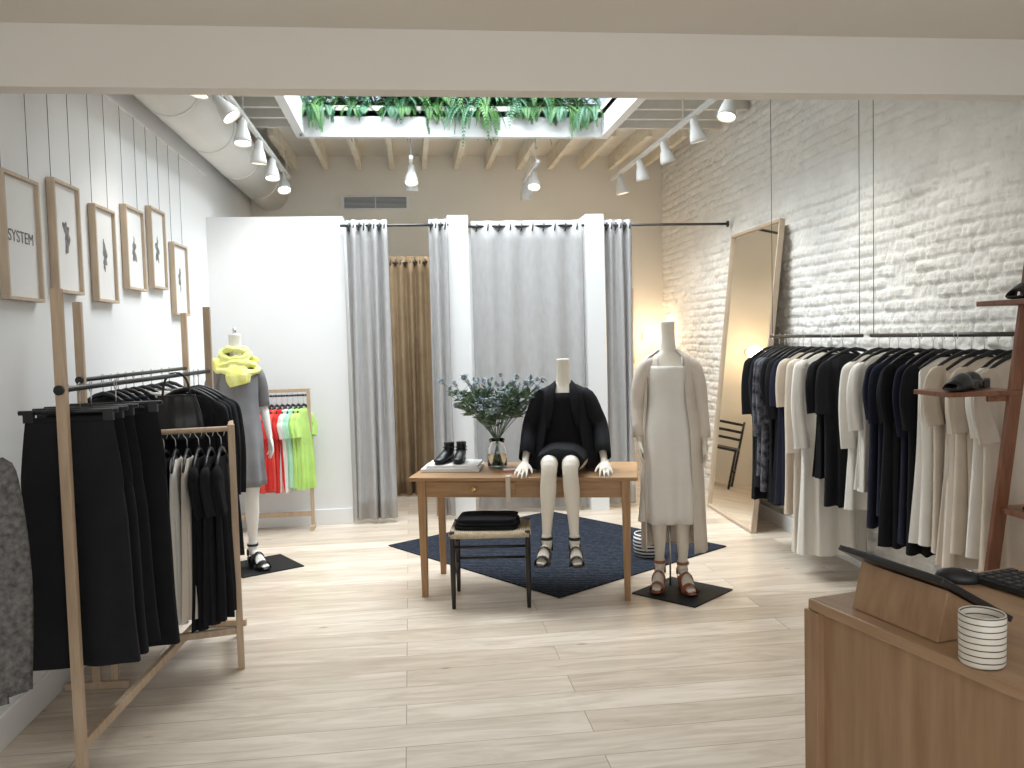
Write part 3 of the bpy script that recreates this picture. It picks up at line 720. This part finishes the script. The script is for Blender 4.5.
# standing mannequin in cream
Ms=standing('mannequin',(1.62,5.22,0),math.radians(-12),MANQ,ARMS,TAN)
b=M()  # slip dress
b.loft([(0,-.0,1.39,.135,.102,.0),(0,0,1.33,.138,.112,.02),(0,0,1.2,.130,.105,.03),(0,0,1.0,.165,.125,.05),(0,0,.8,.17,.13,.10),(0,0,.6,.175,.135,.16),(-.01,0,.44,.18,.14,.2)],SILK,seg=64,k=6,ph=1)
for s_ in (-1,1):b.sweep([(s_*.07,-.085,1.37),(s_*.075,-.06,1.44),(s_*.07,.03,1.46),(s_*.07,.08,1.39)],[(.007,.003)]*4,SILK,seg=8)
b.build('slip_dress',parent=Ms,solid=.004)
b=M()  # cardigan
b.loft([(0,.01,1.492,.062,.060,0),(0,.01,1.47,.095,.070,0),(0,0,1.435,.142,.082,.0),(0,0,1.36,.155,.112,.02),(0,0,1.2,.155,.122,.03),(0.005,0,1.0,.180,.145,.05),(.01,0,.75,.188,.155,.08),(.015,0,.5,.190,.16,.12),(.02,.0,.26,.195,.165,.16)],CREAM,seg=72,k=6,ph=3,gap=1.75,gaprot=-.25)
b.build('cardigan',parent=Ms,solid=.006)
b=M()
for s_,el,wr,*_ in ARMS:
    b.sweep([(s_*.085,0,1.42),(s_*.140,0,1.385),(s_*.175,.008,1.28),el,Vector(el).lerp(Vector(wr),.9)],[(.035,.048),(.048,.056),(.048,.054),(.044,.048),(.038,.040)],CREAM,seg=20,cap=False,fold=(3,.08,1))
b.build('cardigan_sleeves',parent=Ms,solid=.004)
base_plate(Ms,math.radians(52),(.06,-.03))
# left mannequin in grey dress and scarf
Ml=standing('mannequin',(-1.25,6.32,0),math.radians(30),MANW,ARMS,LEATH)
b=M();b.loft([(0,.01,1.485,.065,.060,0),(0,.01,1.46,.105,.07,0),(0,0,1.42,.145,.082,.0),(0,0,1.33,.150,.115,.02),(0,0,1.15,.145,.11,.03),(0,0,.95,.165,.125,.06),(0,0,.75,.17,.135,.12),(0,0,.60,.18,.14,.16)],GREYF,seg=64,k=6,ph=2)
b.build('grey_dress',parent=Ml,solid=.004)
b=M()
for s_,el,wr,*_ in ARMS:
    b.sweep([(s_*.085,0,1.42),(s_*.140,0,1.385),(s_*.175,.008,1.28),el],[(.035,.048),(.048,.056),(.048,.054),(.044,.048)],GREYF,seg=20,cap=False)
b.build('dress_sleeves',parent=Ml,solid=.004)
b=M();random.seed(3)
for k in range(4):
    R_=.066+.013*k;z=1.545-.028*k
    P=[(R_*math.cos(a)*(1.1+.10*k),-.01+R_*math.sin(a)*1.05,z+.012*math.sin(2*a+k*2.5)-(.020*k if math.sin(a)<0 else 0)) for a in np.linspace(0,6.283,25)]
    b.sweep(P,[(.022+.006*math.sin(i*1.9+k),.022) for i in range(25)],YEL,seg=16,ref=(0,0,1),fold=(5,.15,k))
b.sweep([(-.02,-.10,1.44),(-.03,-.125,1.37),(-.02,-.13,1.31)],[(.06,.025),(.085,.028),(.07,.015)],YEL,seg=18,fold=(6,.25,0))
b.build('yellow_scarf',parent=Ml,remesh=.006)
base_plate(Ml,0,(.14,.03))
b=M();b.sweep([(0,0,1.65),(0,0,1.70)],.012,STEEL,seg=10,sub=1);b.build('neck_post',parent=Ml)
# seated mannequin
Es=empty('seated_mannequin',tw(.25,.02,0),TR)
b=M()
fz=lambda z:(0,.02+(z-.88)*-.03,.80+(z-.88)*.90)
torso(b,MANQ,fz)
AN=[]
for s_ in (-1,1):
    ank=(s_*.085,-.455,.415)
    b.sweep([(s_*.080,.0,.872),(s_*.080,-.15,.870),(s_*.070,-.32,.872),(s_*.064,-.395,.862),(s_*.066,-.425,.80),(s_*.072,-.425,.70),(s_*.08,-.44,.54),ank],[.080,.076,.060,.052,.048,.050,.034,.026],MANQ,seg=18)
    toe=(s_*.11,-.60,.305);foot(b,ank,toe,MANQ);AN.append((ank,toe))
arm_s=[]
for s_,wr,hd in ((-1,(-.235,-.235,.855),(-.12,-.8,-.42)),(1,(.265,-.215,.855),(.10,-.8,-.42))):
    sh=Vector((s_*.120,.0,1.28));el=Vector((s_*.225,-.0,1.05))
    b.sweep([sh,(s_*.150,0,1.235),sh.lerp(el,.6)+Vector((s_*.01,0,0)),el,el.lerp(Vector(wr),.4),wr],[.036,.040,.034,.031,.029,.020],MANQ,seg=14)
    hand(b,wr,hd,(0,-.4,1),(-s_,0,0),mt=MANQ,curl=.2)
    arm_s.append((s_,el,wr))
b.build('body',parent=Es,remesh=.0055)
f=M()
for ank,toe in AN:sandal(f,ank,toe,LEATH,1,Vector(toe).z-.02)
f.build('sandals',parent=Es)
b=M()  # black dress torso + lap
b.loft([(0,.0,1.285,.125,.088,.0),(0,.0,1.24,.140,.108,.0),(0,0,1.1,.125,.10,.02),(0,.01,.98,.155,.112,.02),(0,.01,.88,.172,.122,.02),(0,.0,.80,.17,.12,.02)],BLKF,seg=48,k=5)
b.sweep([(0,.08,.885),(0,-.10,.880),(0,-.28,.882),(0,-.375,.880)],[(.16,.095),(.162,.094),(.147,.086),(.142,.078)],BLKF,seg=36,fold=(7,.05,0))
b.build('black_dress',parent=Es)
b=M()
b.loft([(0,.02,1.345,.058,.058,0),(0,.015,1.33,.095,.068,0),(0,.0,1.30,.145,.082,.0),(0,0,1.24,.160,.112,.02),(0,0,1.1,.172,.122,.04),(0,.0,.95,.215,.145,.06),(0,.0,.80,.265,.18,.09)],BLKF2,seg=72,k=6,ph=3,gap=1.25)
b.build('blazer',parent=Es,solid=.007)
b=M()
for s_,el,wr in arm_s:
    w2=el.lerp(Vector(wr),.82)
    b.sweep([(s_*.085,0,1.29),(s_*.148,0,1.25),(s_*.193,0,1.15),el+Vector((s_*.005,.005,0)),w2],[(.034,.048),(.054,.062),(.056,.060),(.054,.058),(.048,.052)],BLKF2,seg=20,cap=False,fold=(3,.10,1))
for s_ in (-1,1):  # lapels
    b.sweep([(s_*.048,.01,1.355),(s_*.072,-.072,1.31),(s_*.085,-.115,1.20),(s_*.095,-.118,1.06)],[(.012,.005),(.028,.005),(.032,.005),(.008,.004)],BLKF,seg=10)
b.build('blazer_sleeves',parent=Es,solid=.003)
# ---------------------------------------------------------------- mirror
mb=[Vector((2.735,6.58,0)),Vector((2.78,7.74,0))]
H=2.56
Mi=empty('leaning_floor_mirror',((mb[0]+mb[1])/2))
dirv=(mb[1]-mb[0]);Wm=dirv.length;az=math.atan2(dirv.y,dirv.x)
Mi.rotation_euler=(Euler((0,0,az)).to_matrix()@Matrix.Rotation(math.radians(6.0),3,'X')).to_euler()
b=M();t=.022
b.box((0,-.0,t/2+.003),(Wm,.045,t),OAKF);b.box((0,0,H-t/2),(Wm,.045,t),OAKF);b.box((-Wm/2+t/2,0,H/2),(t,.045,H-2*t),OAKF);b.box((Wm/2-t/2,0,H/2),(t,.045,H-2*t),OAKF);b.box((0,-.014,H/2),(Wm-2*t,.008,H-2*t),OAKF)
b.build('frame',parent=Mi,bevel=.002)
b=M();b.box((0,-.002,H/2),(Wm-2*t,.006,H-2*t),MIRR);b.build('mirror_glass',parent=Mi)
# chair in the back (reflected)
b=M()
for x in (-.19,.19):
    b.sweep([(x,.19,0),(x,.20,.45),(x,.24,.78)],.014,EBONY,seg=10);b.sweep([(x,-.19,0),(x,-.19,.45)],.014,EBONY,seg=10,sub=1)
    b.sweep([(x,-.19,.2),(x,.19,.2)],.01,EBONY,seg=8,sub=1,ref=(0,0,1))
b.box((0,0,.45),(.40,.40,.025),EBONY)
for z in (.56,.65,.74):b.sweep([(-.19,.2+(z-.45)*.09,z),(0,.235+(z-.45)*.09,z),(.19,.2+(z-.45)*.09,z)],[(.016,.005)]*3,EBONY,seg=8,ref=(0,0,1))
b.build('ladder_back_chair',(2.2,9.6,0),.4)
b=M();b.box((0,0,0),(.22,.025,.9),OAKF);b.box((0,-.014,0),(.18,.004,.86),MIRR);b.build('wall_mirror',(2.58,YB-.014,1.75),bevel=.002)
# ---------------------------------------------------------------- counter
CR=math.radians(13);CP=Vector((1.01,2.08,0));CH=.95
Cn=empty('checkout_counter',CP,CR)
b=M();b.box((.45,-.85,CH-.014),(.90,1.70,.028),COUNTT);b.build('top',parent=Cn,bevel=.004)
b=M();b.box((.45,-.85,(CH-.028)/2),(.86,1.66,CH-.028),COUNT);b.build('body',parent=Cn,bevel=.003)
b=M();b.box((.010,-.012,(CH-.03)/2),(.024,.05,CH-.03),COUNT);b.build('corner_post',parent=Cn,bevel=.002)
def cl(x,y,z=0):
    c,s_=math.cos(CR),math.sin(CR);return (CP.x+x*c-y*s_,CP.y+x*s_+y*c,z)
# POS stand
b=M()
W_=.27;h1=.115;h0=.02;D_=.20
V=[(0,0,0),(D_,0,0),(D_,0,h0),(.03,0,h1),(0,-W_,0),(D_,-W_,0),(D_,-W_,h0),(.03,-W_,h1)]
b.add(V,[(0,1,2,3),(7,6,5,4),(0,3,7,4),(1,5,6,2),(3,2,6,7),(0,4,5,1)],COUNT,False)
PS=empty('tablet_stand',cl(.045,-.11,CH+.001),CR-.02)
b.build('wedge',parent=PS,bevel=.003)
b=M();ta=math.atan2(h1-h0,D_-.03)
b.box((.095,-W_/2+.01,.090),(.23,.33,.014),BLACK,rot=(0,ta,0));b.box((.096,-W_/2+.01,.0985),(.20,.30,.004),SCREEN,rot=(0,ta,0))
b.build('tablet',parent=PS,bevel=.002)
b=M();b.lathe([(0,0),(.040,0),(.044,.006),(.045,.105),(.043,.108),(.040,.105),(.039,.01),(0,.008)],CUPM,seg=40);b.build('striped_cup',(1.155,1.60,CH+.001))
b=M();b.box((0,0,.010),(.15,.42,.016),BLACK)
for i in range(5):
    for j in range(14):b.box((-.058+i*.028,-.19+j*.0285,.021),(.023,.023,.008),KEYS,top=(.85,.85))
b.build('keyboard',cl(.56,-.27,CH+.002),CR,bevel=.0015)
b=M();b.loft([(0,0,0,.032,.055,0),(0,0,.012,.034,.058,0),(0,.005,.028,.026,.045,0),(0,.01,.036,.008,.015,0)],BLACK,seg=28,cap=True);b.sweep([(0,-.02,.033),(0,-.035,.028)],.005,STEEL,seg=8,sub=1);b.build('computer_mouse',cl(.46,-.05,CH+.001),CR+.9)
# ---------------------------------------------------------------- ladder shelf
Ls=empty('ladder_shelf',(0,0,0))
b=M()
for y in (3.16,2.55):
    x0,x1=2.235,2.50;Hh=1.98
    th=math.atan2(x1-x0,Hh);L=math.hypot(x1-x0,Hh)
    b.box(((x0+x1)/2,y,Hh/2),(.055,.022,L),WALNUT,rot=(0,th,0))
    b.box((x1+.10,y,.9),(.03,.022,1.8),WALNUT,rot=(0,-.02,0))
b.build('leaning_posts',parent=Ls,bevel=.003)
b=M()
b.box((2.45,2.86,1.735),(.36,.66,.02),WALNUT);b.box((2.28,3.26,1.375),(.32,.24,.02),WALNUT);b.box((2.50,2.86,.90),(.30,.66,.022),WALNUT);b.box((2.50,2.86,.45),(.34,.66,.022),WALNUT)
b.box((2.38,3.175,1.355),(.14,.02,.03),WALNUT)
b.build('shelves',parent=Ls,bevel=.003)
def mule(name,loc,rz):
    b=M()
    # sole, low block heel, open back, wide vamp with open toe
    b.sweep([(0,.115,.034),(0,.07,.032),(0,.0,.014),(0,-.07,.007),(0,-.125,.010)],[(.020,.006),(.028,.006),(.030,.006),(.038,.006),(.020,.005)],BLACK,seg=16)
    b.box((0,.090,.015),(.042,.042,.030),BLACK)
    n=11;prof=[(.025,.060,.040),(.0,.062,.042),(-.035,.052,.044),(-.075,.036,.040),(-.10,.026,.034)]
    V=[];F=[]
    for y,h,w in prof:
        for k in range(n):
            a=math.pi*k/(n-1);V.append((w*math.cos(a),y,.010+h*math.sin(a)))
    for i in range(len(prof)-1):
        for k in range(n-1):
            q=i*n+k;F.append((q,q+1,q+n+1,q+n))
    b.add(V,F,LEATH)
    return b.build(name,loc,rz,solid=.003)
mule('leather_mule',(2.23,3.22,1.386),-1.0);mule('leather_mule',(2.33,3.31,1.386),-1.15)
mule('leather_mule',(2.42,3.11,1.746),-1.0);mule('leather_mule',(2.44,2.97,1.746),-1.1)
mule('leather_mule',(2.47,3.06,.912),-1.1);mule('leather_mule',(2.48,2.93,.912),-1.1)
# ---------------------------------------------------------------- lights
def area(name,loc,rot,sx,sy,e,col):
    l=bpy.data.lights.new(name,'AREA');l.shape='RECTANGLE';l.size=sx;l.size_y=sy;l.energy=e;l.color=col
    o=bpy.data.objects.new(name,l);COL.objects.link(o);o.location=loc;o.rotation_euler=rot
area('skylight_daylight',((SX0+SX1)/2,(SY0+SY1)/2,5.6),(0,0,0),3.4,3.6,560,(.88,.95,1))
area('storefront_daylight',(.6,YF+.1,1.75),(math.pi/2,0,0),4.2,2.2,56,(1,.97,.93))
w=bpy.data.worlds.new('world');S.world=w;w.use_nodes=True
w.node_tree.nodes['Background'].inputs[0].default_value=(.70,.86,1,1);w.node_tree.nodes['Background'].inputs[1].default_value=1.1
S.view_settings.view_transform='Standard';S.view_settings.look='None';S.view_settings.exposure=0
# ---------------------------------------------------------------- camera
r=.026;yaw=math.atan(101/850);p=math.atan(46.7/850)
sy,cy,sp,cp=math.sin(yaw),math.cos(yaw),math.sin(p),math.cos(p)
Fv=Vector((cp*sy,cp*cy,-sp));R0=Vector((cy,-sy,0));U0=R0.cross(Fv)
Rc=(R0-U0*r).normalized();Uc=(R0*r+U0).normalized()
mt=Matrix((Rc,Uc,-Fv)).transposed().to_4x4();mt.translation=Vector((0,0,1.65))
c=bpy.data.cameras.new('camera');c.lens=36*850/1024;c.clip_start=.05
co=bpy.data.objects.new('camera',c);COL.objects.link(co);co.matrix_world=mt;S.camera=co
